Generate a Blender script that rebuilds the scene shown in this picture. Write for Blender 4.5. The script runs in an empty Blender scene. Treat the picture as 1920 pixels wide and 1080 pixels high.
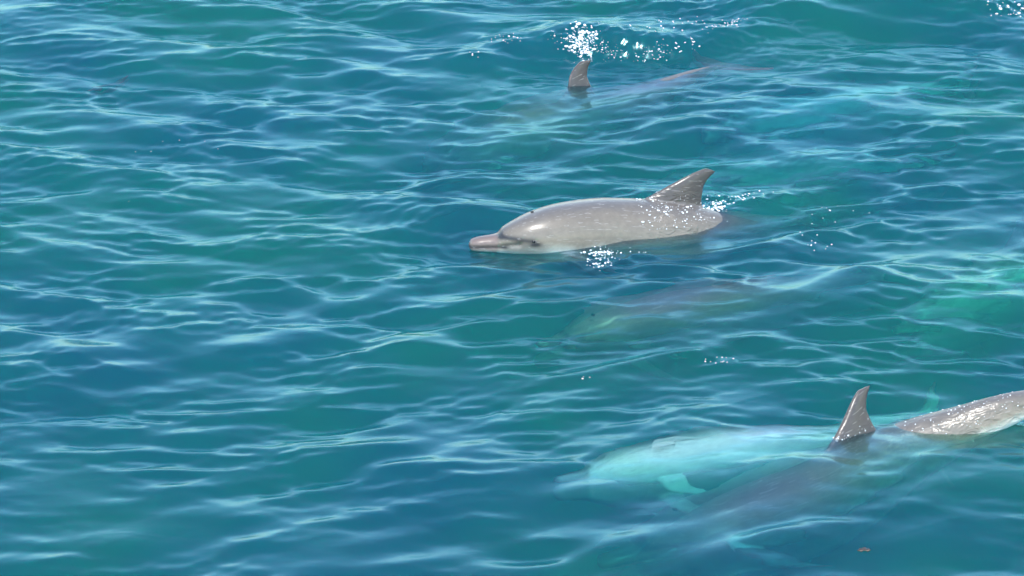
import bpy, bmesh, math, random
import numpy as np
from mathutils import Vector, Matrix
from mathutils.bvhtree import BVHTree

random.seed(7)
rng = np.random.default_rng(11)
scene = bpy.context.scene
R = math.radians

# ------------------------------------------------------------------ camera, sky, sun, exposure
ELEV, DIST = R(26), 20.0
HFOV = 2 * math.atan(3.2 / DIST)
cam_data = bpy.data.cameras.new("camera")
cam = bpy.data.objects.new("camera", cam_data)
scene.collection.objects.link(cam)
cam.location = (0, -DIST * math.cos(ELEV), DIST * math.sin(ELEV))
cam.rotation_euler = (R(90) - ELEV, 0, 0)
cam_data.sensor_width = 36
cam_data.lens = 18 / math.tan(HFOV / 2)
cam_data.clip_start, cam_data.clip_end = 0.5, 2000
scene.camera = cam

SUN_EL, SUN_AZ = R(65), R(-8)          # azimuth measured from -Y (towards the viewer), negative = to the left
sun_dir = Vector((math.sin(SUN_AZ) * math.cos(SUN_EL), -math.cos(SUN_AZ) * math.cos(SUN_EL), math.sin(SUN_EL)))
world = bpy.data.worlds.new("World")
scene.world = world
world.use_nodes = True
wn = world.node_tree
wn.nodes.clear()
w_out = wn.nodes.new("ShaderNodeOutputWorld")
w_bg = wn.nodes.new("ShaderNodeBackground")
w_sky = wn.nodes.new("ShaderNodeTexSky")
w_sky.sky_type = 'NISHITA'
w_sky.sun_disc = False
w_sky.sun_elevation = SUN_EL
w_sky.sun_rotation = math.atan2(sun_dir.x, sun_dir.y)
w_sky.air_density, w_sky.dust_density, w_sky.ozone_density = 1.1, 0.0, 0.0
w_bg.inputs['Strength'].default_value = 0.15
wn.links.new(w_sky.outputs[0], w_bg.inputs[0])
wn.links.new(w_bg.outputs[0], w_out.inputs[0])

sun_data = bpy.data.lights.new("sun", 'SUN')
sun_data.energy = 2.1
sun_data.angle = R(0.53)
sun_data.color = (1.0, 0.95, 0.88)
sun = bpy.data.objects.new("sun", sun_data)
scene.collection.objects.link(sun)
sun.rotation_euler = sun_dir.to_track_quat('Z', 'Y').to_euler()

scene.view_settings.view_transform = 'Standard'
scene.view_settings.look = 'None'
scene.view_settings.exposure = 1.2
scene.view_settings.gamma = 1
scene.view_settings.use_curve_mapping = False
cy = scene.cycles
cy.max_bounces = 10
cy.diffuse_bounces = 3
cy.glossy_bounces = 3
cy.transmission_bounces = 6
cy.volume_bounces = 4
cy.transparent_max_bounces = 10
cy.sample_clamp_indirect = 4.0
cy.sample_clamp_direct = 0.0
cy.use_denoising = True

# ------------------------------------------------------------------ helpers
CAM = np.array(cam.location)
FWD = np.array((0, math.cos(ELEV), -math.sin(ELEV)))
UPV = np.array((0, math.sin(ELEV), math.cos(ELEV)))
TAN = math.tan(HFOV / 2)


def at(px, py, z=0.0):
    """World point at height z seen at (px, py) of the 1920 x 1080 photograph."""
    u, v = (px - 960) / 960 * TAN, (540 - py) / 960 * TAN
    d = FWD + np.array((u, 0, 0)) + v * UPV
    t = (z - CAM[2]) / d[2]
    return CAM + t * d


def link(name, me, parent=None, mat=None):
    o = bpy.data.objects.new(name, me)
    scene.collection.objects.link(o)
    if parent is not None:
        o.parent = parent
    if mat is not None:
        me.materials.append(mat)
    return o


def sstep(a, b, x):
    t = np.clip((x - a) / (b - a), 0, 1)
    return t * t * (3 - 2 * t)


class Nodes:
    def __init__(self, name):
        self.m = bpy.data.materials.new(name)
        self.m.use_nodes = True
        self.t = self.m.node_tree
        self.t.nodes.clear()
        self.out = self.t.nodes.new("ShaderNodeOutputMaterial")

    def n(self, kind, props=None, **ins):
        nd = self.t.nodes.new(kind)
        for k, v in (props or {}).items():
            setattr(nd, k, v)
        for k, v in ins.items():
            key = int(k[1:]) if k[0] == 'i' and k[1:].isdigit() else k.replace('_', ' ')
            s = nd.inputs[key]
            if hasattr(v, 'is_output') or isinstance(v, bpy.types.NodeSocket):
                self.t.links.new(v, s)
            else:
                s.default_value = v
        return nd

    def mix(self, fac, a, b):
        nd = self.t.nodes.new("ShaderNodeMix")
        nd.data_type = 'RGBA'
        for s, v in ((nd.inputs[0], fac), (nd.inputs[6], a), (nd.inputs[7], b)):
            if isinstance(v, bpy.types.NodeSocket):
                self.t.links.new(v, s)
            else:
                s.default_value = v
        return nd.outputs[2]

    def ramp(self, fac, stops):
        nd = self.t.nodes.new("ShaderNodeValToRGB")
        cr = nd.color_ramp
        while len(cr.elements) < len(stops):
            cr.elements.new(0.5)
        for e, (p, c) in zip(cr.elements, stops):
            e.position = p
            e.color = c if len(c) == 4 else (*c, 1)
        self.t.links.new(fac, nd.inputs[0])
        return nd.outputs[0]

    def math(self, op, a, b=0.0, c=0.0):
        nd = self.t.nodes.new("ShaderNodeMath")
        nd.operation = op
        for s, v in zip(nd.inputs, (a, b, c)):
            if isinstance(v, bpy.types.NodeSocket):
                self.t.links.new(v, s)
            else:
                s.default_value = v
        return nd.outputs[0]


# ------------------------------------------------------------------ the sea surface as a function
def wave_set(n, lmin, lmax, slope, ang, spread):
    lam = np.exp(rng.uniform(math.log(lmin), math.log(lmax), n))
    k = 2 * math.pi / lam
    th = R(ang) + rng.normal(0, R(spread), n)
    amp = slope * math.sqrt(2.0 / n) / k * rng.uniform(0.6, 1.3, n)
    return np.stack([k * np.cos(th), k * np.sin(th), amp, rng.uniform(0, 2 * math.pi, n), k], 1)


# 90 degrees = wave travelling away from the viewer (crests level in the picture)
SETS = [  # waves, weight field key
    (wave_set(12, 1.5, 3.4, 0.05, 98, 14), 'one'),
    (wave_set(22, 0.60, 1.5, 0.11, 113, 15), 'rise'),
    (wave_set(22, 0.60, 1.4, 0.11, 66, 15), 'fall'),
    (wave_set(40, 0.22, 0.55, 0.13, 108, 15), 'rise_mid'),
    (wave_set(40, 0.22, 0.55, 0.13, 74, 15), 'fall_mid'),
    (wave_set(64, 0.11, 0.25, 0.135, 91, 13), 'fine'),
    (wave_set(30, 0.07, 0.14, 0.05, 90, 35), 'fine'),
    (wave_set(40, 0.05, 0.13, 0.16, 90, 75), 'glint'),
]
LOWS = [wave_set(10, 1.6, 5.0, 1.0, 90, 90) for _ in range(5)]


def low(i, x, y):
    s = np.zeros_like(x)
    for kx, ky, a, p, k in LOWS[i]:
        s += np.sin(kx * x + ky * y + p)
    return s / math.sqrt(len(LOWS[i]) / 2)


# local disturbances, given at the places of the photograph: px, py, sigma px (x), sigma px (y), strength
def blob(px, py, sx, sy, g):
    c = at(px, py)
    e = at(px, py + sy)
    f = at(px + sx, py)
    return (c[0], c[1], abs(f[0] - c[0]), abs(e[1] - c[1]), g)


GLINTS = [blob(*b) for b in (
    (1130, 482, 42, 18, 2.0), (1345, 383, 28, 16, 1.6), (1400, 372, 60, 12, 1.2), (1100, 95, 60, 14, 2.0),
    (1250, 100, 140, 22, 1.3), (1380, 50, 60, 28, 1.1), (945, 88, 30, 10, 1.3), (890, 122, 14, 5, 1.3),
    (900, 465, 40, 20, 0.8), (1520, 460, 36, 18, 1.0), (1350, 680, 40, 14, 1.0), (1880, 22, 50, 14, 1.7),
    (850, 290, 18, 10, 1.2), (1580, 300, 220, 60, 0.45), (330, 268, 60, 10, 0.9), (1110, 890, 60, 18, 0.5),
    (1270, 20, 60, 12, 1.2), (1620, 60, 60, 14, 0.6))]
CALM = [blob(*b) for b in ((1500, 1000, 420, 90, 1.0), (500, 1020, 700, 110, 0.6), (1500, 870, 330, 60, 0.7),
                           (1290, 405, 200, 30, 0.5))]
CHOP = [blob(1300, 870, 180, 35, 0.9), blob(1820, 560, 120, 50, 0.5)] + [blob(*b) for b in ((1000, 560, 520, 90, 0.55), (1500, 420, 300, 90, 0.5), (1750, 640, 160, 70, 0.6),
                           (250, 430, 400, 120, 0.2))]


def field(blobs, x, y):
    s = np.zeros_like(x)
    for cx, cy_, sx, sy, g in blobs:
        s += g * np.exp(-0.5 * (((x - cx) / sx) ** 2 + ((y - cy_) / sy) ** 2))
    return s


# swells one can point at: crest polyline, height, width (m)
def crest(pts, h, w):
    return [at(*p)[:2] for p in pts], h, w


CRESTS = [
    crest([(860, 135), (960, 100), (1080, 80), (1220, 88), (1360, 72), (1480, 45)], 0.105, 0.14),
    crest([(1380, 45), (1540, 12), (1760, 8), (1960, 30)], 0.10, 0.20),
    crest([(1250, 800), (1420, 745), (1640, 690), (1900, 640)], 0.045, 0.16),
    crest([(1040, 925), (1240, 905), (1450, 915), (1640, 905)], 0.012, 0.07),
    crest([(1620, 848), (1720, 862), (1850, 850), (1960, 825)], 0.020, 0.07),
    crest([(1540, 950), (1700, 940), (1850, 905), (1960, 890)], 0.030, 0.12),
    crest([(720, 10), (820, 45), (900, 75)], 0.04, 0.10),
    crest([(1430, 1045), (1640, 1020), (1780, 985), (1960, 960)], 0.03, 0.13),
    crest([(862, 446), (880, 466), (930, 476), (1000, 478)], 0.014, 0.035),
    crest([(480, 350), (560, 310), (680, 262), (760, 240)], 0.012, 0.05),
]


def seg_dist(x, y, a, b):
    dx, dy = b[0] - a[0], b[1] - a[1]
    t = np.clip(((x - a[0]) * dx + (y - a[1]) * dy) / (dx * dx + dy * dy), 0, 1)
    qx, qy = x - (a[0] + t * dx), y - (a[1] + t * dy)
    return np.hypot(qx, qy), np.where(qy > 0, 1.0, -1.0), t


RINGS = [([(880, 445), (1300, 440)], 0.10, 0.009, 0.30), ([(1600, 850), (1625, 850)], 0.17, 0.007, 0.35),
         ([(1085, 185), (1150, 170)], 0.14, 0.006, 0.3)]
LEVEL = [([(870, 450), (1340, 435)], 0.26, 0.70, -0.035), ([(1600, 850), (1960, 790)], 0.22, 0.5, -0.01),
         ([(1060, 190), (1380, 110)], 0.20, 0.4, -0.01)]     # calmer water hugging the animals at the surface


def sea(x, y):
    """Displaced surface point (choppy waves) for rest positions x, y."""
    wx = x + 0.055 * low(3, x * 0.8, y * 0.8)
    wy = y + 0.055 * low(4, x * 0.8, y * 0.8)
    calm = np.clip(field(CALM, x, y), 0, 0.95)
    chop = field(CHOP, x, y)
    glint = field(GLINTS, x, y)
    lo = low(0, x, y)
    bias = np.clip(-0.9 * (y - 0.5) / 2.0 + 0.35 * x, -1.6, 1.6)    # lower part of the photo: crests rise to the right
    mixw = 1 / (1 + np.exp(-(bias + 0.7 * lo)))
    gust = np.clip(1 + 0.35 * low(1, x * 1.3, y * 1.3), 0.6, 1.22)
    gust2 = np.clip(1 + 0.45 * low(2, x * 1.7, y * 1.7), 0.55, 1.25)
    rise, fall = np.sqrt(mixw), np.sqrt(1 - mixw)
    W = {'one': 1.0 + 0 * x,
         'rise': rise * gust * (1 - 0.25 * calm), 'fall': fall * gust * (1 - 0.25 * calm),
         'rise_mid': rise * gust2 * (1 - 0.15 * calm + 0.3 * chop), 'fall_mid': fall * gust2 * (1 - 0.15 * calm + 0.3 * chop),
         'fine': np.clip(0.85 + 0.55 * low(2, x * 2.3 + 5, y * 3.1), 0.25, 1.5) * (1 - 0.75 * calm + 0.5 * chop), 'glint': glint}
    near = sstep(60, 12, np.hypot(x, y))
    z = np.zeros_like(x)
    ox = np.zeros_like(x)
    oy = np.zeros_like(x)
    for comps, key in SETS:
        w = W[key] * (near if key != 'one' else 1)
        hz = np.zeros_like(x)
        hx = np.zeros_like(x)
        hy = np.zeros_like(x)
        for kx, ky, a, p, k in comps:
            ph = kx * wx + ky * wy + p
            s = np.sin(ph)
            hz += a * np.cos(ph)
            hx += a * kx / k * s
            hy += a * ky / k * s
        z += w * hz
        q = 0.05
        ox -= -q * w * hx * -1
        oy -= -q * w * hy * -1
    for pts, h, wd in CRESTS:
        best = np.full_like(x, 1e9)
        sgn = np.ones_like(x)
        taper = np.ones_like(x)
        n = len(pts) - 1
        for i in range(n):
            d, s, t = seg_dist(x, y, pts[i], pts[i + 1])
            m = d < best
            best = np.where(m, d, best)
            sgn = np.where(m, s, sgn)
            g = (i + t) / n
            taper = np.where(m, np.clip(np.sin(np.pi * np.clip(g, 0, 1)), 0, 1) ** 0.6, taper)
        # steep towards the viewer, gentle behind
        ww = np.where(sgn > 0, wd * 2.2, wd)
        z += h * taper * np.exp(-0.5 * (best / ww) ** 2) - 0.35 * h * taper * np.exp(-0.5 * ((best - 2.4 * wd) / (1.3 * wd)) ** 2) * (sgn < 0)
    for pts, lam, amp, reach in RINGS:
        d, s, t = seg_dist(x, y, at(*pts[0])[:2], at(*pts[1])[:2])
        z += amp * np.cos(2 * np.pi * d / lam + 0.8 * low(3, x, y)) * np.exp(-d / reach) * (0.7 + 0.4 * low(4, x * 1.5, y * 1.5))
    for pts, wd, damp, drop in LEVEL:
        d, s, t = seg_dist(x, y, at(*pts[0])[:2], at(*pts[1])[:2])
        m = np.exp(-(d / wd) ** 4)
        z = z * (1 - damp * m) + drop * m
        ox = ox * (1 - damp * m)
        oy = oy * (1 - damp * m)
    return x + ox, y + oy, z


# ------------------------------------------------------------------ water: closed body with a waved top
def axis(lo, hi, step, far, g=1.35):
    a = list(np.arange(lo, hi + step * 0.5, step))
    s, v, left = step, lo, []
    while v > -far:
        s *= g
        v -= s
        left.append(v)
    s, v, right = step, a[-1], []
    while v < far:
        s *= g
        v += s
        right.append(v)
    return np.array(left[::-1] + a + right)


XS = axis(-4.5, 4.5, 0.014, 400)
YS = axis(-4.0, 5.4, 0.0165, 400)
GX, GY = np.meshgrid(XS, YS)
PX, PY, PZ = sea(GX, GY)
nx, ny = len(XS), len(YS)


def blur(a, n):
    for _ in range(n):
        a = a.copy()
        a[1:-1] = 0.25 * a[:-2] + 0.5 * a[1:-1] + 0.25 * a[2:]
        a[:, 1:-1] = 0.25 * a[:, :-2] + 0.5 * a[:, 1:-1] + 0.25 * a[:, 2:]
    return a


# a real sea sheds its steepest facets: ease the few that stand out, except where the water is broken
for _ in range(3):
    sl = np.hypot(np.gradient(PZ, axis=0) / np.gradient(PY, axis=0), np.gradient(PZ, axis=1) / np.gradient(PX, axis=1))
    steep = np.clip(blur(sstep(0.42, 0.62, sl), 5) * 2.5, 0, 1) * (1 - np.clip(1.5 * field(GLINTS, GX, GY), 0, 1))
    PZ = PZ * (1 - steep) + blur(PZ, 10) * steep
verts = np.stack([PX, PY, PZ], -1).reshape(-1, 3)
idx = np.arange(nx * ny).reshape(ny, nx)
quads = np.stack([idx[:-1, :-1], idx[:-1, 1:], idx[1:, 1:], idx[1:, :-1]], -1).reshape(-1, 4)
SEABED = -6.0
ring = np.concatenate([idx[0, :], idx[1:, -1], idx[-1, -2::-1], idx[-2:0:-1, 0]])
nb = len(ring)
low_v = verts[ring].copy()
low_v[:, 2] = SEABED - 1.5
base = len(verts)
allv = np.concatenate([verts, low_v])
r2 = np.arange(nb)
side = np.stack([ring, base + r2, base + (r2 + 1) % nb, np.roll(ring, -1)], -1)
nq = len(quads) + len(side)
loops = np.concatenate([quads.ravel(), side.ravel(), (base + r2)[::-1]]).astype(np.int32)
me = bpy.data.meshes.new("water")
me.vertices.add(len(allv))
me.vertices.foreach_set("co", allv.astype(np.float32).ravel())
me.loops.add(len(loops))
me.loops.foreach_set("vertex_index", loops)
me.polygons.add(nq + 1)
me.polygons.foreach_set("loop_start", np.concatenate([np.arange(nq) * 4, [nq * 4]]).astype(np.int32))
sm = np.zeros(nq + 1, dtype=bool)
sm[:len(quads)] = True
me.polygons.foreach_set("use_smooth", sm)
me.update(calc_edges=True)
me.validate()

W = Nodes("sea_water")
geo = W.n("ShaderNodeNewGeometry")
mp = W.n("ShaderNodeMapping", Vector=geo.outputs['Position'])
mp.inputs['Scale'].default_value = (1.0, 1.9, 1.0)
n1 = W.n("ShaderNodeTexNoise", Vector=mp.outputs[0], Scale=7.0, Detail=3.0, Roughness=0.5, Distortion=0.6)
n2 = W.n("ShaderNodeTexNoise", Vector=mp.outputs[0], Scale=1.1, Detail=2.0)
hh = W.math('MULTIPLY', n1.outputs[0], W.math('MULTIPLY_ADD', n2.outputs[0], 1.6, -0.35))
bump = W.n("ShaderNodeBump", Height=hh, Distance=0.03, Strength=0.14)
fr0 = W.n("ShaderNodeFresnel", IOR=1.36, Normal=bump.outputs[0])
# ripples finer than the mesh even out the mirror towards grazing angles
frs = W.math('DIVIDE', W.math('MULTIPLY', fr0.outputs[0], 0.60), W.math('ADD', fr0.outputs[0], 0.21))
glossy = W.n("ShaderNodeBsdfGlossy", Color=(0.52, 0.90, 1, 1), Roughness=0.2, Normal=bump.outputs[0])  # cyan of the sky highlights put into the reflection colour
n3 = W.n("ShaderNodeTexNoise", Vector=geo.outputs['Position'], Scale=0.55, Detail=2.0)
tint = W.ramp(n3.outputs[0], [(0.36, (0.80, 0.80, 1.0)), (0.50, (0.92, 0.93, 0.98)), (0.60, (0.92, 1.0, 0.90))])
transp = W.n("ShaderNodeBsdfTransparent", Color=tint)
refr = W.n("ShaderNodeBsdfRefraction", Color=tint, Roughness=0.0, IOR=1.22, Normal=bump.outputs[0])
body = W.n("ShaderNodeMixShader", i0=0.7, i1=transp.outputs[0], i2=refr.outputs[0])
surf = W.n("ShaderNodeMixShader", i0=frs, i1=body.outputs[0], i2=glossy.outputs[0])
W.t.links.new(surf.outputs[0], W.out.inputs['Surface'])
vs = W.n("ShaderNodeVolumeScatter", Color=(0.004, 0.25, 0.32, 1), Density=1.4, Anisotropy=0.0)
va = W.n("ShaderNodeVolumeAbsorption", Color=(0.0, 0.87, 0.80, 1), Density=2.9)
vadd = W.n("ShaderNodeAddShader", i0=vs.outputs[0], i1=va.outputs[0])
W.t.links.new(vadd.outputs[0], W.out.inputs['Volume'])
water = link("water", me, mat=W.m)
water['kind'] = 'structure'

# ------------------------------------------------------------------ seabed
xs = axis(-8, 8, 0.5, 380, 1.6)
gx, gy = np.meshgrid(xs, xs)
gz = SEABED + 0.25 * np.sin(gx * 0.7 + 1.3 * np.sin(gy * 0.5)) * sstep(60, 20, np.hypot(gx, gy))
n = len(xs)
ii = np.arange(n * n).reshape(n, n)
sb = bpy.data.meshes.new("seabed")
sb.from_pydata(np.stack([gx, gy, gz], -1).reshape(-1, 3).tolist(), [],
               np.stack([ii[:-1, :-1], ii[:-1, 1:], ii[1:, 1:], ii[1:, :-1]], -1).reshape(-1, 4).tolist())
S = Nodes("sand_and_weed")
sg = S.n("ShaderNodeNewGeometry")
sn = S.n("ShaderNodeTexNoise", Vector=sg.outputs['Position'], Scale=0.6, Detail=4.0)
sc_ = S.ramp(sn.outputs[0], [(0.42, (0.03, 0.045, 0.02)), (0.58, (0.40, 0.36, 0.27))])
sd = S.n("ShaderNodeBsdfDiffuse", Color=sc_)
S.t.links.new(sd.outputs[0], S.out.inputs['Surface'])
o = link("seabed", sb, mat=S.m)
o['kind'] = 'structure'

# ------------------------------------------------------------------ dolphin, canonical pose: head at x=0, tail at x=1, z up
PROFILE = np.array([
    # x, top, bottom, half width
    (0.000, -0.0320, -0.0420, 0.0060),
    (0.004, -0.0240, -0.0500, 0.0155),
    (0.015, -0.0185, -0.0550, 0.0220),
    (0.040, -0.0140, -0.0590, 0.0260),
    (0.062, -0.0110, -0.0620, 0.0295),
    (0.073, -0.0070, -0.0635, 0.0330),
    (0.080, 0.0030, -0.0640, 0.0370),
    (0.092, 0.0115, -0.0670, 0.0430),
    (0.110, 0.0215, -0.0710, 0.0515),
    (0.135, 0.0345, -0.0760, 0.0610),
    (0.165, 0.0465, -0.0810, 0.0690),
    (0.210, 0.0600, -0.0870, 0.0765),
    (0.280, 0.0725, -0.0930, 0.0840),
    (0.360, 0.0800, -0.0950, 0.0870),
    (0.450, 0.0800, -0.0920, 0.0840),
    (0.550, 0.0720, -0.0810, 0.0730),
    (0.650, 0.0580, -0.0630, 0.0560),
    (0.750, 0.0430, -0.0440, 0.0370),
    (0.850, 0.0300, -0.0290, 0.0200),
    (0.920, 0.0200, -0.0180, 0.0120),
    (0.965, 0.0110, -0.0100, 0.0100),
    (0.985, 0.0040, -0.0040, 0.0060)])


def cat_interp(tab, x):
    xs_ = tab[:, 0]
    out = []
    for j in range(1, tab.shape[1]):
        m = np.gradient(tab[:, j], xs_)
        i = np.clip(np.searchsorted(xs_, x) - 1, 0, len(xs_) - 2)
        h = xs_[i + 1] - xs_[i]
        t = (x - xs_[i]) / h
        d = (tab[i + 1, j] - tab[i, j]) / h
        m0 = np.clip(m[i], -3 * abs(d), 3 * abs(d)) if True else m[i]
        m1 = np.clip(m[i + 1], -3 * abs(d), 3 * abs(d))
        out.append((2 * t**3 - 3 * t**2 + 1) * tab[i, j] + (t**3 - 2 * t**2 + t) * h * m0
                   + (-2 * t**3 + 3 * t**2) * tab[i + 1, j] + (t**3 - t**2) * h * m1)
    return out


def add_loft(bm, rings):
    vr = [[bm.verts.new(p) for p in r] for r in rings]
    n = len(vr[0])
    for a, b in zip(vr[:-1], vr[1:]):
        for i in range(n):
            bm.faces.new((a[i], a[(i + 1) % n], b[(i + 1) % n], b[i]))
    bm.faces.new(vr[0][::-1])
    bm.faces.new(vr[-1])


def foil(bm, le, te, thick, nseg=14, nr=16):
    """A fin: leading and trailing edge points down the span, thickness along `tn`."""
    le, te, thick = np.array(le, float), np.array(te, float), np.array(thick, float)
    s0 = np.linspace(0, 1, len(le))
    s = np.linspace(0, 1, nseg)

    def cr(p):
        tab = np.column_stack([s0, p])
        return np.array([cat_interp(tab, v) for v in s])
    LE, TE = cr(le), cr(te)
    T = np.interp(s, s0, thick)
    rings = []
    for k in range(nseg):
        c = TE[k] - LE[k]
        ch = np.linalg.norm(c)
        span = (LE[min(k + 1, nseg - 1)] + TE[min(k + 1, nseg - 1)] - LE[max(k - 1, 0)] - TE[max(k - 1, 0)])
        tn = np.cross(c, span)
        tn /= np.linalg.norm(tn)
        r = []
        for i in range(nr):
            a = 2 * math.pi * i / nr
            u = 0.5 - 0.5 * math.cos(a)
            w = math.sin(a) * (1 - 0.45 * u) * T[k] * 0.62
            r.append(LE[k] + c * u + tn * w)
        rings.append(r)
    add_loft(bm, rings)


CL = 2.6       # canonical length for the remeshing


def dolphin_points():
    bm = bmesh.new()
    xs_ = np.concatenate([np.linspace(0, 0.016, 6)[:-1], np.linspace(0.016, 0.2, 34), np.linspace(0.21, 0.985, 50)])
    rings = []
    nr = 40
    for x in xs_:
        t, b, w = cat_interp(PROFILE, x)
        zc, hz = (t + b) / 2, (t - b) / 2
        r = []
        for i in range(nr):
            a = 2 * math.pi * i / nr
            ca, sa = math.cos(a), math.sin(a)
            p = 0.92
            y = math.copysign(abs(ca) ** p, ca) * w
            z = math.copysign(abs(sa) ** p, sa) * hz
            # mouth groove
            if x < 0.125 and abs(ca) > 0.35:
                zm = -0.040 + 0.14 * max(0, x - 0.07)
                dz = (zc + z - zm) / 0.0035
                y *= 1 - 0.16 * math.exp(-dz * dz)
            r.append((x, y, zc + z))
        rings.append(r)
    add_loft(bm, rings)
    # dorsal fin
    foil(bm, [(0.420, 0, 0.055), (0.482, 0, 0.098), (0.530, 0, 0.135), (0.572, 0, 0.166), (0.600, 0, 0.182)],
         [(0.612, 0, 0.050), (0.602, 0, 0.088), (0.602, 0, 0.122), (0.614, 0, 0.152), (0.631, 0, 0.174)],
         [0.030, 0.023, 0.018, 0.014, 0.010])
    # pectoral flippers
    for s in (-1, 1):
        foil(bm, [(0.205, s * 0.050, -0.060), (0.235, s * 0.090, -0.082), (0.270, s * 0.118, -0.102), (0.312, s * 0.136, -0.118), (0.345, s * 0.142, -0.126)],
             [(0.262, s * 0.050, -0.064), (0.284, s * 0.088, -0.086), (0.310, s * 0.112, -0.104), (0.334, s * 0.130, -0.118), (0.352, s * 0.140, -0.126)],
             [0.026, 0.020, 0.015, 0.010, 0.006])
        # flukes
        foil(bm, [(0.915, s * 0.000, 0), (0.942, s * 0.040, 0.001), (0.968, s * 0.080, 0.002), (0.995, s * 0.112, 0.003), (1.012, s * 0.126, 0.004)],
             [(0.985, s * 0.000, 0), (0.992, s * 0.036, 0.001), (0.995, s * 0.074, 0.002), (1.010, s * 0.108, 0.003), (1.020, s * 0.124, 0.004)],
             [0.022, 0.016, 0.011, 0.008, 0.006])
    bmesh.ops.scale(bm, vec=(CL, CL, CL), verts=bm.verts)
    bmesh.ops.recalc_face_normals(bm, faces=bm.faces)
    me_ = bpy.data.meshes.new("tmp")
    bm.to_mesh(me_)
    bm.free()
    ob = bpy.data.objects.new("tmp", me_)
    scene.collection.objects.link(ob)
    md = ob.modifiers.new("r", 'REMESH')
    md.mode = 'VOXEL'
    md.voxel_size = 0.0085
    m2 = ob.modifiers.new("s", 'SMOOTH')
    m2.factor, m2.iterations = 0.5, 3
    dg = bpy.context.evaluated_depsgraph_get()
    ev = ob.evaluated_get(dg)
    em = bpy.data.meshes.new_from_object(ev)
    nv = len(em.vertices)
    co = np.empty(nv * 3, np.float32)
    em.vertices.foreach_get("co", co)
    faces = [tuple(p.vertices) for p in em.polygons]
    bpy.data.objects.remove(ob)
    bpy.data.meshes.remove(me_)
    bpy.data.meshes.remove(em)
    return co.reshape(-1, 3).astype(float) / CL, faces


D_CO, D_FACES = dolphin_points()


def spine_curve(ctrl):
    """Dense arc-length samples of a Catmull-Rom through the control points."""
    P = [np.array(at(*c)) for c in ctrl]
    P = [2 * P[0] - P[1]] + P + [2 * P[-1] - P[-2]]
    out = []
    for i in range(1, len(P) - 2):
        for t in np.linspace(0, 1, 40, endpoint=False):
            a, b, c, d = P[i - 1], P[i], P[i + 1], P[i + 2]
            out.append(0.5 * ((2 * b) + (-a + c) * t + (2 * a - 5 * b + 4 * c - d) * t * t + (-a + 3 * b - 3 * c + d) * t**3))
    out.append(P[-2])
    out = np.array(out)
    s = np.concatenate([[0], np.cumsum(np.linalg.norm(np.diff(out, axis=0), axis=1))])
    return out, s


class Pose:
    def __init__(self, ctrl, L, roll, fin=1.0, pin=None, fold=1.0):
        self.L, self.fin = L, fin
        self.c, self.s = spine_curve(ctrl)
        self.roll, self.fold, self.girth = roll, fold, 1.0
        self.off = 0.0
        if pin is not None:          # control point pin[0] carries the body's station pin[1]
            q = np.array(at(*ctrl[pin[0]]))
            self.off = self.s[np.argmin(np.linalg.norm(self.c - q, axis=1))] - pin[1] * L

    def map(self, co):
        """canonical (x 0..1, y, z) -> world"""
        co = np.atleast_2d(np.asarray(co, float)).copy()
        hi = np.clip((co[:, 2] - 0.085) / 0.09, 0, 1)
        m = (co[:, 0] > 0.4) & (co[:, 0] < 0.65) & (co[:, 2] > 0.085)
        co[:, 2] = np.where(m, 0.085 + (co[:, 2] - 0.085) * self.fin, co[:, 2])
        # the flipper on the upper side of a rolled animal lies against the body
        if self.fold != 1.0:
            m = (co[:, 0] < 0.4) & (co[:, 2] < -0.060) & (co[:, 1] > 0.068)
            co[:, 2] = np.where(m, -0.060 + (co[:, 2] + 0.060) * 0.1, co[:, 2])
        m = (co[:, 0] < 0.4) & (co[:, 2] < -0.045) & (co[:, 1] > 0.085)
        co[:, 1] = np.where(m, 0.085 + (co[:, 1] - 0.085) * self.fold, co[:, 1])
        a = co[:, 0] * self.L + self.off
        S = self.s
        over = np.maximum(a - S[-1], 0) + np.minimum(a, 0)
        p = np.stack([np.interp(a, S, self.c[:, j]) for j in range(3)], 1)
        e = 0.06
        p1 = np.stack([np.interp(np.clip(a + e, 2 * e, S[-1]), S, self.c[:, j]) for j in range(3)], 1)
        p0 = np.stack([np.interp(np.clip(a - e, 0, S[-1] - 2 * e), S, self.c[:, j]) for j in range(3)], 1)
        t = p1 - p0
        t /= np.linalg.norm(t, axis=1)[:, None]
        p = p + t * over[:, None]
        up = np.array((0, 0, 1.0))
        lat = np.cross(t, up)          # tail-ward tangent x up
        lat /= np.linalg.norm(lat, axis=1)[:, None]
        upn = np.cross(lat, t)
        if isinstance(self.roll, (tuple, list)):
            r = np.interp(co[:, 0], [0, 0.5, 1], np.radians(self.roll))
        else:
            r = np.full(len(co), R(self.roll))
        cr, sr = np.cos(r)[:, None], np.sin(r)[:, None]
        L1 = lat * cr + upn * sr
        U1 = -lat * sr + upn * cr
        return p + (L1 * co[:, 1:2] + U1 * co[:, 2:3]) * self.L * self.girth


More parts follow.
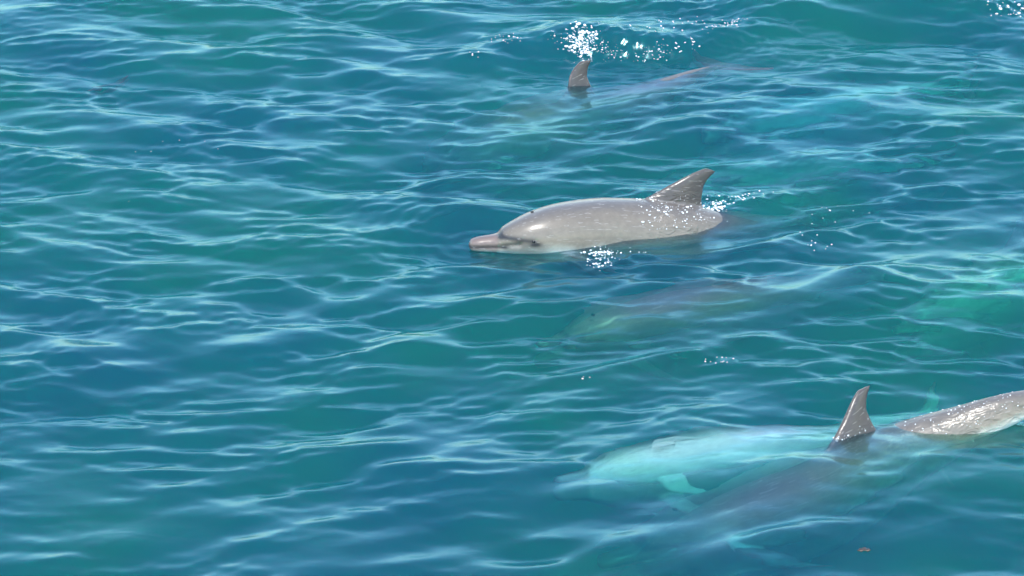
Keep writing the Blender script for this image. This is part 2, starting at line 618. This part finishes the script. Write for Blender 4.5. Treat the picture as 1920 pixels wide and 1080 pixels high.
# skin: grey cape, paler flanks, white-grey belly, dark eye stripe, shade painted under the jaw; values read from canonical coordinates
def skin_attrs():
    x, y, z = D_CO.T
    prof = np.array([cat_interp(PROFILE, v) for v in np.clip(x, 0, 0.985)])
    zc = (prof[:, 0] + prof[:, 1]) / 2
    hz = np.maximum((prof[:, 0] - prof[:, 1]) / 2, 0.004)
    h = np.clip((z - zc) / hz, -1.3, 1.3)
    fin = ((z > prof[:, 0] + 0.006) & (x > 0.4) & (x < 0.66)).astype(float)
    rr = np.hypot(np.abs(y) / np.maximum(prof[:, 2], 0.004), (z - zc) / hz)
    flip = ((rr > 1.12) & (x < 0.40) & (z < 0)).astype(float)
    fluke = ((np.abs(y) > prof[:, 2] + 0.004) & (x > 0.9)).astype(float)
    limb = np.maximum.reduce([fin, flip, fluke])
    # eye stripe, from the melon crease back to the eye
    ex, ez = 0.148, -0.022
    t = np.clip((x - 0.078) / (ex - 0.078), 0, 1)
    zl = -0.012 + t * (ez + 0.012)
    d = np.hypot(x - (0.078 + t * (ex - 0.078)), z - zl)
    stripe = np.exp(-(d / (0.0062 + 0.002 * t)) ** 2)
    d2 = np.hypot((x - 0.152) / 1.7, z + 0.028)
    stripe = np.maximum(stripe, np.exp(-(d2 / 0.007) ** 2))
    crease = np.exp(-((x - 0.079) / 0.006) ** 2) * sstep(-0.03, 0.0, z)
    jaw_shade = sstep(-0.024, -0.034, z) * sstep(0.070, 0.095, x) * sstep(0.20, 0.15, x)  # throat below the stripe: shade painted into the skin colour
    dark = np.clip(stripe + 0.9 * crease + 0.5 * jaw_shade, 0, 1) * (np.abs(y) > 0.01)
    beak = sstep(0.078, 0.066, x)
    mouth = np.exp(-((z + 0.040) / 0.0045) ** 2) * sstep(0.105, 0.08, x)
    return h, limb, np.clip(dark + 0.8 * mouth, 0, 1), beak


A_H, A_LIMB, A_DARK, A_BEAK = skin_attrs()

K = Nodes("dolphin_skin")
aH = K.n("ShaderNodeAttribute", {'attribute_name': 'height_on_body'})
aL = K.n("ShaderNodeAttribute", {'attribute_name': 'limb'})
aD = K.n("ShaderNodeAttribute", {'attribute_name': 'mark_and_shade'})
aB = K.n("ShaderNodeAttribute", {'attribute_name': 'beak'})
aX = K.n("ShaderNodeAttribute", {'attribute_name': 'rest'})
aW = K.n("ShaderNodeAttribute", {'attribute_name': 'wash'})
ns = K.n("ShaderNodeTexNoise", Vector=aX.outputs['Vector'], Scale=14.0, Detail=5.0, Roughness=0.6)
ns2 = K.n("ShaderNodeTexNoise", Vector=aX.outputs['Vector'], Scale=55.0, Detail=3.0, Roughness=0.6)
hn = K.math('MULTIPLY_ADD', ns.outputs[0], 0.35, K.math('ADD', K.math('MULTIPLY', aH.outputs['Fac'], 0.5), 0.325))
col = K.ramp(hn, [(0.14, (0.84, 0.83, 0.70)), (0.26, (0.50, 0.48, 0.39)), (0.42, (0.265, 0.228, 0.172)), (0.78, (0.190, 0.162, 0.126)), (0.96, (0.140, 0.124, 0.108))])
col = K.mix(K.math('MULTIPLY', aL.outputs['Fac'], 0.9), col, (0.085, 0.072, 0.062, 1))
col = K.mix(K.math('MULTIPLY', aB.outputs['Fac'], 0.6), col, (0.20, 0.135, 0.118, 1))
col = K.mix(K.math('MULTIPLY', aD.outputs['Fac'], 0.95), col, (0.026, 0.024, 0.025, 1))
smp = K.n("ShaderNodeMapping", Vector=aX.outputs['Vector'])
smp.inputs['Scale'].default_value = (9.0, 60.0, 60.0)
smp.inputs['Rotation'].default_value = (0.0, 0.35, 0.2)
sn_ = K.n("ShaderNodeTexNoise", Vector=smp.outputs[0], Scale=2.4, Detail=1.0)
scr = K.ramp(sn_.outputs[0], [(0.66, (0, 0, 0)), (0.70, (0.6, 0.6, 0.6)), (0.76, (0, 0, 0))])
col = K.mix(scr, col, (0.40, 0.37, 0.33, 1))
mott = K.math('MULTIPLY_ADD', ns2.outputs[0], 0.5, 0.75)
colv = K.n("ShaderNodeVectorMath", {'operation': 'SCALE'}, i0=col)
K.t.links.new(mott, colv.inputs['Scale'])
wn_ = K.n("ShaderNodeTexNoise", Vector=aX.outputs['Vector'], Scale=42.0, Detail=2.0, Distortion=0.8)
wr = wn_.outputs[0]
bh = K.math('ADD', K.math('MULTIPLY', wr, aW.outputs['Fac']), K.math('MULTIPLY', ns2.outputs[0], 0.03))
kb = K.n("ShaderNodeBump", Height=bh, Distance=0.016, Strength=0.9)
pb = K.n("ShaderNodeBsdfPrincipled", Base_Color=colv.outputs[0], Roughness=0.40, IOR=1.42, Normal=kb.outputs[0])
pb.inputs['Coat Weight'].default_value = 1.0
pb.inputs['Coat Roughness'].default_value = 0.24
pb.inputs['Coat IOR'].default_value = 1.33
K.t.links.new(kb.outputs[0], pb.inputs['Coat Normal'])
K.t.links.new(pb.outputs[0], K.out.inputs['Surface'])

EYE = Nodes("wet_black_eye")
ep = EYE.n("ShaderNodeBsdfPrincipled", Base_Color=(0.012, 0.011, 0.012, 1), Roughness=0.12)
EYE.t.links.new(ep.outputs[0], EYE.out.inputs['Surface'])


def ball_mesh(name, c, ax, seg=12, rings=8):
    """Ellipsoid with centre c and axis vectors ax (3 x 3)."""
    bm = bmesh.new()
    bmesh.ops.create_uvsphere(bm, u_segments=seg, v_segments=rings, radius=1.0)
    for v in bm.verts:
        p = np.array(v.co)
        v.co = c + p[0] * ax[0] + p[1] * ax[1] + p[2] * ax[2]
    for f in bm.faces:
        f.smooth = True
    m = bpy.data.meshes.new(name)
    bm.to_mesh(m)
    bm.free()
    return m


def make_dolphin(label, ctrl, L, roll=0, fin=1.0, wash=(), pin=None, fold=1.0, marks_and_shade=1.0, girth=1.0, limb=1.0):
    pose = Pose(ctrl, L, roll, fin, pin, fold)
    pose.girth = girth
    root_p = pose.map([(0.45, 0, 0)])[0]
    w = pose.map(D_CO) - root_p
    m = bpy.data.meshes.new("dolphin")
    m.from_pydata(w.tolist(), [], D_FACES)
    m.polygons.foreach_set("use_smooth", np.ones(len(D_FACES), bool))
    for nm, arr in (("height_on_body", A_H), ("limb", A_LIMB * limb), ("mark_and_shade", A_DARK * marks_and_shade), ("beak", A_BEAK)):
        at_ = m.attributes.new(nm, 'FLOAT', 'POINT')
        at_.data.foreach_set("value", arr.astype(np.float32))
    wv = np.zeros(len(D_CO))
    for (x0, y0, z0, rad, g) in wash:
        wv += g * np.exp(-0.5 * (((D_CO - np.array((x0, y0, z0))) / np.array((rad, 1.0, rad * 1.1))) ** 2).sum(1))
    at_ = m.attributes.new("wash", 'FLOAT', 'POINT')
    at_.data.foreach_set("value", np.clip(wv, 0, 1).astype(np.float32))
    at_ = m.attributes.new("rest", 'FLOAT_VECTOR', 'POINT')
    at_.data.foreach_set("vector", (D_CO * np.array((1.0, 1.6, 1.6))).astype(np.float32).ravel())
    m.update()
    o = link("dolphin", m, mat=K.m)
    o.location = root_p
    o['label'] = label
    o['category'] = 'dolphin'
    o['group'] = 'dolphins swimming together in the pod'

    def part(name, c, rx, ry, rz):
        q = pose.map([c, (c[0] + 0.01, c[1], c[2]), (c[0], c[1] + 0.01, c[2]), (c[0], c[1], c[2] + 0.01)])
        ax = (q[1:] - q[0]) / 0.01
        pm = ball_mesh(name, q[0] - root_p, (ax[0] * rx, ax[1] * ry, ax[2] * rz))
        pm.materials.append(EYE.m)
        ob = bpy.data.objects.new(name, pm)
        scene.collection.objects.link(ob)
        ob.parent = o
    for s in (-1, 1):
        tt, bb, ww = cat_interp(PROFILE, 0.150)
        zc, hz = (tt + bb) / 2, (tt - bb) / 2
        yy = ww * math.sqrt(max(0, 1 - ((-0.022 - zc) / hz) ** 2))
        part('eye', (0.150, s * yy * 0.965, -0.022), 0.0055, 0.003, 0.0042)
    part('blowhole', (0.157, 0, cat_interp(PROFILE, 0.157)[0] + 0.0002), 0.0042, 0.0085, 0.0024)
    return o, pose


# roll > 0 turns the animal's back away from or towards the viewer; see the numbers per animal
DOLPHINS = [
    dict(label='pale grey dolphin with head, back and hooked fin clear of the water',
         ctrl=[(878, 433, 0.065), (1005, 428, 0.065), (1150, 428, -0.04), (1290, 433, -0.10), (1400, 440, -0.23), (1500, 446, -0.38), (1640, 450, -0.5)],
         L=2.62, girth=0.95, fin=0.88, roll=(13, 13, 5), wash=((0.50, 0, 0.06, 0.045, 0.7), (0.58, 0, 0.03, 0.035, 0.7), (0.53, 0, 0.02, 0.04, 0.7))),
    dict(label='large dolphin with upright triangular fin and wet tail stock reaching the right edge',
         ctrl=[(1260, 1030, -0.36), (1390, 990, -0.30), (1515, 950, -0.28), (1610, 902, -0.27), (1695, 850, -0.18), (1795, 806, -0.03), (1900, 765, 0.08), (2010, 735, 0.04)],
         L=3.3, girth=0.9, roll=18, fin=0.78, wash=((0.50, 0, 0.09, 0.03, 0.5), (0.72, 0, 0.02, 0.10, 0.6), (0.85, 0, 0.02, 0.10, 0.6)), pin=(3, 0.53)),
    dict(label='bright aqua dolphin gliding belly up underwater beside the upright triangular fin',
         ctrl=[(1030, 930, -0.25), (1180, 905, -0.26), (1320, 882, -0.27), (1470, 862, -0.27), (1620, 845, -0.38), (1780, 830, -0.6), (1900, 820, -0.8)],
         L=2.75, girth=0.80, roll=126, fold=-0.3, marks_and_shade=0.1, limb=0.25),
    dict(label='submerged dolphin with only its fin tip out, below the foaming wave crest',
         ctrl=[(830, 345, -0.52), (930, 290, -0.38), (1010, 262, -0.33), (1085, 244, -0.36), (1190, 204, -0.20), (1300, 152, -0.10), (1400, 112, -0.12)],
         L=2.95, fin=0.78, roll=8, pin=(3, 0.53)),
    dict(label='faint greenish dolphin deep underwater, upper right, nearest the top of the picture',
         ctrl=[(1300, 285, -0.40), (1400, 275, -0.52), (1520, 250, -0.48), (1680, 222, -0.46), (1850, 215, -0.7)],
         L=2.6, girth=0.84, roll=90, fold=-0.3, limb=0.5),
    dict(label='dim dolphin deep under the ripples just above the hooked fin of the surfaced one',
         ctrl=[(1180, 415, -0.65), (1300, 395, -0.65), (1450, 380, -0.65), (1620, 370, -0.7), (1800, 360, -0.8)],
         L=2.5, roll=60, fold=-0.3),
    dict(label='purplish grey dolphin fully underwater between the surfaced one and the upright fin',
         ctrl=[(1000, 660, -0.26), (1120, 625, -0.22), (1280, 597, -0.21), (1420, 578, -0.22), (1560, 572, -0.30), (1720, 575, -0.6)],
         L=2.6, girth=0.84, roll=0, fin=0.1),
    dict(label='pale green submerged dolphin partly cut off by the right edge, halfway up',
         ctrl=[(1660, 655, -0.50), (1770, 610, -0.46), (1890, 556, -0.44), (2010, 510, -0.46), (2160, 450, -0.45)],
         L=2.6, girth=0.84, roll=75, fold=-0.3, limb=0.5, marks_and_shade=0.4),
]
POD = [make_dolphin(**d) for d in DOLPHINS]

# ------------------------------------------------------------------ spray: beads of white water on the sea and on wet skin
FM = Nodes("white_water")
fp = FM.n("ShaderNodeBsdfPrincipled", Base_Color=(0.86, 0.88, 0.88, 1), Roughness=0.25)
FM.t.links.new(fp.outputs[0], FM.out.inputs['Surface'])
water_bvh = BVHTree.FromPolygons([tuple(v) for v in verts[:, :]], quads.tolist())
ICO = bmesh.new()
bmesh.ops.create_icosphere(ICO, subdivisions=1, radius=1.0)
ICO_V = np.array([v.co[:] for v in ICO.verts])
ICO_F = np.array([[v.index for v in f.verts] for f in ICO.faces])
ICO.free()


def beads(name, label, cat, points):
    """points: (centre, radius) -> one mesh of squashed, uneven beads."""
    V, F = [], []
    for i, (c, r) in enumerate(points):
        sc = np.array((rng.uniform(0.8, 1.7), rng.uniform(0.7, 1.2), rng.uniform(0.45, 0.85))) * r
        a = rng.uniform(0, math.pi)
        M = np.array(((math.cos(a), -math.sin(a), 0), (math.sin(a), math.cos(a), 0), (0, 0, 1)))
        V.append((ICO_V * sc * rng.uniform(0.85, 1.15, (12, 1)) if len(ICO_V) == 12 else ICO_V * sc * rng.uniform(0.85, 1.15, (len(ICO_V), 1))) @ M.T + c)
        F.append(ICO_F + i * len(ICO_V))
    m = bpy.data.meshes.new(name)
    m.from_pydata(np.concatenate(V).tolist(), [], np.concatenate(F).tolist())
    m.polygons.foreach_set("use_smooth", np.ones(len(m.polygons), bool))
    o = link(name, m, mat=FM.m)
    o['kind'] = 'stuff'
    o['label'] = label
    o['category'] = cat
    return o


def on_sea(px, py):
    p = at(px, py)
    h = water_bvh.ray_cast(Vector((p[0], p[1], 2.0)), Vector((0, 0, -1)))
    return np.array(h[0]) if h[0] is not None else p


def scatter(px, py, sx, sy, n, r0, r1, slope=0.0):
    out = []
    for _ in range(n):
        dx, dy = rng.normal(0, sx), rng.normal(0, sy)
        r = r0 * (r1 / r0) ** (rng.uniform() ** 2.2)
        out.append((on_sea(px + dx, py + dy + slope * dx) + np.array((0, 0, r * 0.25)), r))
    return out


def along(pts, n, jitter, r0, r1):
    out = []
    hubs = [(rng.integers(0, len(pts) - 1), rng.uniform()) for _ in range(max(4, n // 14))]
    for _ in range(n):
        i, t = hubs[rng.integers(0, len(hubs))]
        t += rng.normal(0, 0.09) * (rng.uniform() ** 1.5) * 3
        x = pts[i][0] * (1 - t) + pts[i + 1][0] * t + rng.normal(0, jitter * 2)
        y = pts[i][1] * (1 - t) + pts[i + 1][1] * t + rng.normal(0, jitter)
        r = r0 * (r1 / r0) ** (rng.uniform() ** 2.2)
        out.append((on_sea(x, y) + np.array((0, 0, r * 0.25)), r))
    return out


beads('foam', 'white foam and sparkling drops along the breaking crest behind the fin tip', 'foam',
      scatter(1092, 92, 15, 7, 260, 0.003, 0.016) + along([(1045, 92), (1120, 100), (1200, 108), (1290, 96), (1350, 62), (1390, 45)], 330, 3.2, 0.002, 0.008)
      + scatter(945, 88, 18, 6, 22, 0.003, 0.009) + scatter(889, 121, 5, 2, 5, 0.004, 0.009) + scatter(1260, 60, 60, 18, 26, 0.003, 0.008))
beads('foam', 'small white foam patch at the top right corner of the water', 'foam',
      scatter(1890, 24, 26, 6, 40, 0.003, 0.014) + along([(1740, 5), (1800, 15), (1880, 28)], 24, 4, 0.003, 0.008))
beads('splash', 'white beads standing in for sun glints on the water below the flank of the surfaced dolphin', 'splash',  # solid white beads in place of sun glinting off steep ripples
      scatter(1130, 470, 15, 6, 70, 0.003, 0.013) + scatter(1128, 494, 15, 7, 40, 0.003, 0.010) + scatter(1190, 462, 30, 4, 8, 0.003, 0.008))
beads('splash', 'white splash just behind the hooked dorsal fin', 'splash',
      scatter(1342, 388, 14, 8, 110, 0.003, 0.013) + along([(1350, 385), (1385, 375), (1430, 358)], 26, 4, 0.003, 0.009))
beads('splash', 'loose pale drops on the water right of the tail of the surfaced dolphin', 'splash',
      scatter(1520, 458, 20, 10, 12, 0.003, 0.009) + scatter(1560, 400, 34, 16, 12, 0.003, 0.007))
beads('splash', 'few white drops on the ripples below the submerged purplish dolphin', 'splash',
      scatter(1352, 674, 16, 8, 12, 0.003, 0.009) + scatter(1090, 708, 8, 4, 3, 0.003, 0.007))
beads('splash', 'tiny scattered white drops on open water at the upper left', 'splash',
      [q for c in ((307, 262), (336, 262), (380, 266), (252, 278), (278, 279), (408, 282), (241, 380)) for q in scatter(*c, 3, 1.5, 1, 0.0025, 0.004)])


def skin_beads(i, n, x0, x1, z0, label, r0, r1, side):
    o, pose = POD[i]
    loc = np.array(o.location)
    co = np.empty(len(D_CO) * 3, np.float32)
    o.data.vertices.foreach_get("co", co)
    co = co.reshape(-1, 3) + loc
    wash = np.empty(len(D_CO), np.float32)
    o.data.attributes['wash'].data.foreach_get("value", wash)
    m = (D_CO[:, 0] > x0) & (D_CO[:, 0] < x1) & (D_CO[:, 2] > z0) & (D_CO[:, 1] * side > -0.01) & (co[:, 2] > 0.0) & (D_CO[:, 2] < 0.11)
    pick = np.flatnonzero(m)
    w = wash[pick] ** 1.5
    pick = rng.choice(pick, min(n, len(pick)), replace=False, p=w / w.sum())
    pts = [(co[k], r0 * (r1 / r0) ** (rng.uniform() ** 2.5)) for k in pick]
    return beads('water_beads', label, 'water drops', pts)


skin_beads(0, 170, 0.43, 0.66, -0.05, 'white beads of running water at the base of the hooked fin', 0.002, 0.0095, 1)
skin_beads(1, 40, 0.46, 0.60, 0.0, 'white beads of water round the foot of the upright triangular fin', 0.002, 0.008, 1)
skin_beads(1, 110, 0.62, 0.95, 0.0, 'white beads of water along the wet tail stock at the right edge', 0.002, 0.007, 1)

# ------------------------------------------------------------------ two scraps of seaweed
WD = Nodes("brown_seaweed")
wp = WD.n("ShaderNodeBsdfPrincipled", Base_Color=(0.055, 0.04, 0.03, 1), Roughness=0.35)
WD.t.links.new(wp.outputs[0], WD.out.inputs['Surface'])


def seaweed(label, pts, width, dz):
    """A flat, slightly curled blade with real thickness through the given places."""
    P = np.array([on_sea(*p) + np.array((0, 0, dz)) for p in pts])
    t = np.linspace(0, len(P) - 1, 17)
    C = np.stack([np.interp(t, range(len(P)), P[:, j]) for j in range(3)], 1)
    V, F = [], []
    for i, c in enumerate(C):
        d = C[min(i + 1, 16)] - C[max(i - 1, 0)]
        sd = np.cross(d, (0, 0, 1.0))
        sd /= np.linalg.norm(sd)
        w = width * (math.sin(math.pi * (i + 0.6) / 17.2) ** 0.6) * (1 + 0.2 * math.sin(i * 2.1))
        curl = 0.25 * w * math.sin(i * 1.3)
        for a, b in ((-1, 0.002), (0, 0.004), (1, 0.002), (1, -0.002), (0, -0.001), (-1, -0.002)):
            V.append(c + sd * w * a + np.array((0, 0, b + curl * a)))
        if i:
            for k in range(6):
                F.append((6 * i - 6 + k, 6 * i - 6 + (k + 1) % 6, 6 * i + (k + 1) % 6, 6 * i + k))
    F += [tuple(range(5, -1, -1)), tuple(range(96, 102))]
    m = bpy.data.meshes.new("seaweed_blade")
    m.from_pydata([tuple(v) for v in V], [], F)
    m.polygons.foreach_set("use_smooth", np.ones(len(F), bool))
    o = link("seaweed_blade", m, mat=WD.m)
    o['label'] = label
    o['category'] = 'seaweed'


seaweed('small dark brown scrap of seaweed floating near the bottom edge', [(1608, 1033), (1620, 1031), (1632, 1033)], 0.016, 0.002)
seaweed('thin reddish brown seaweed strand just under the surface at the upper left', [(165, 158), (190, 150), (215, 142), (240, 131)], 0.026, -0.07)
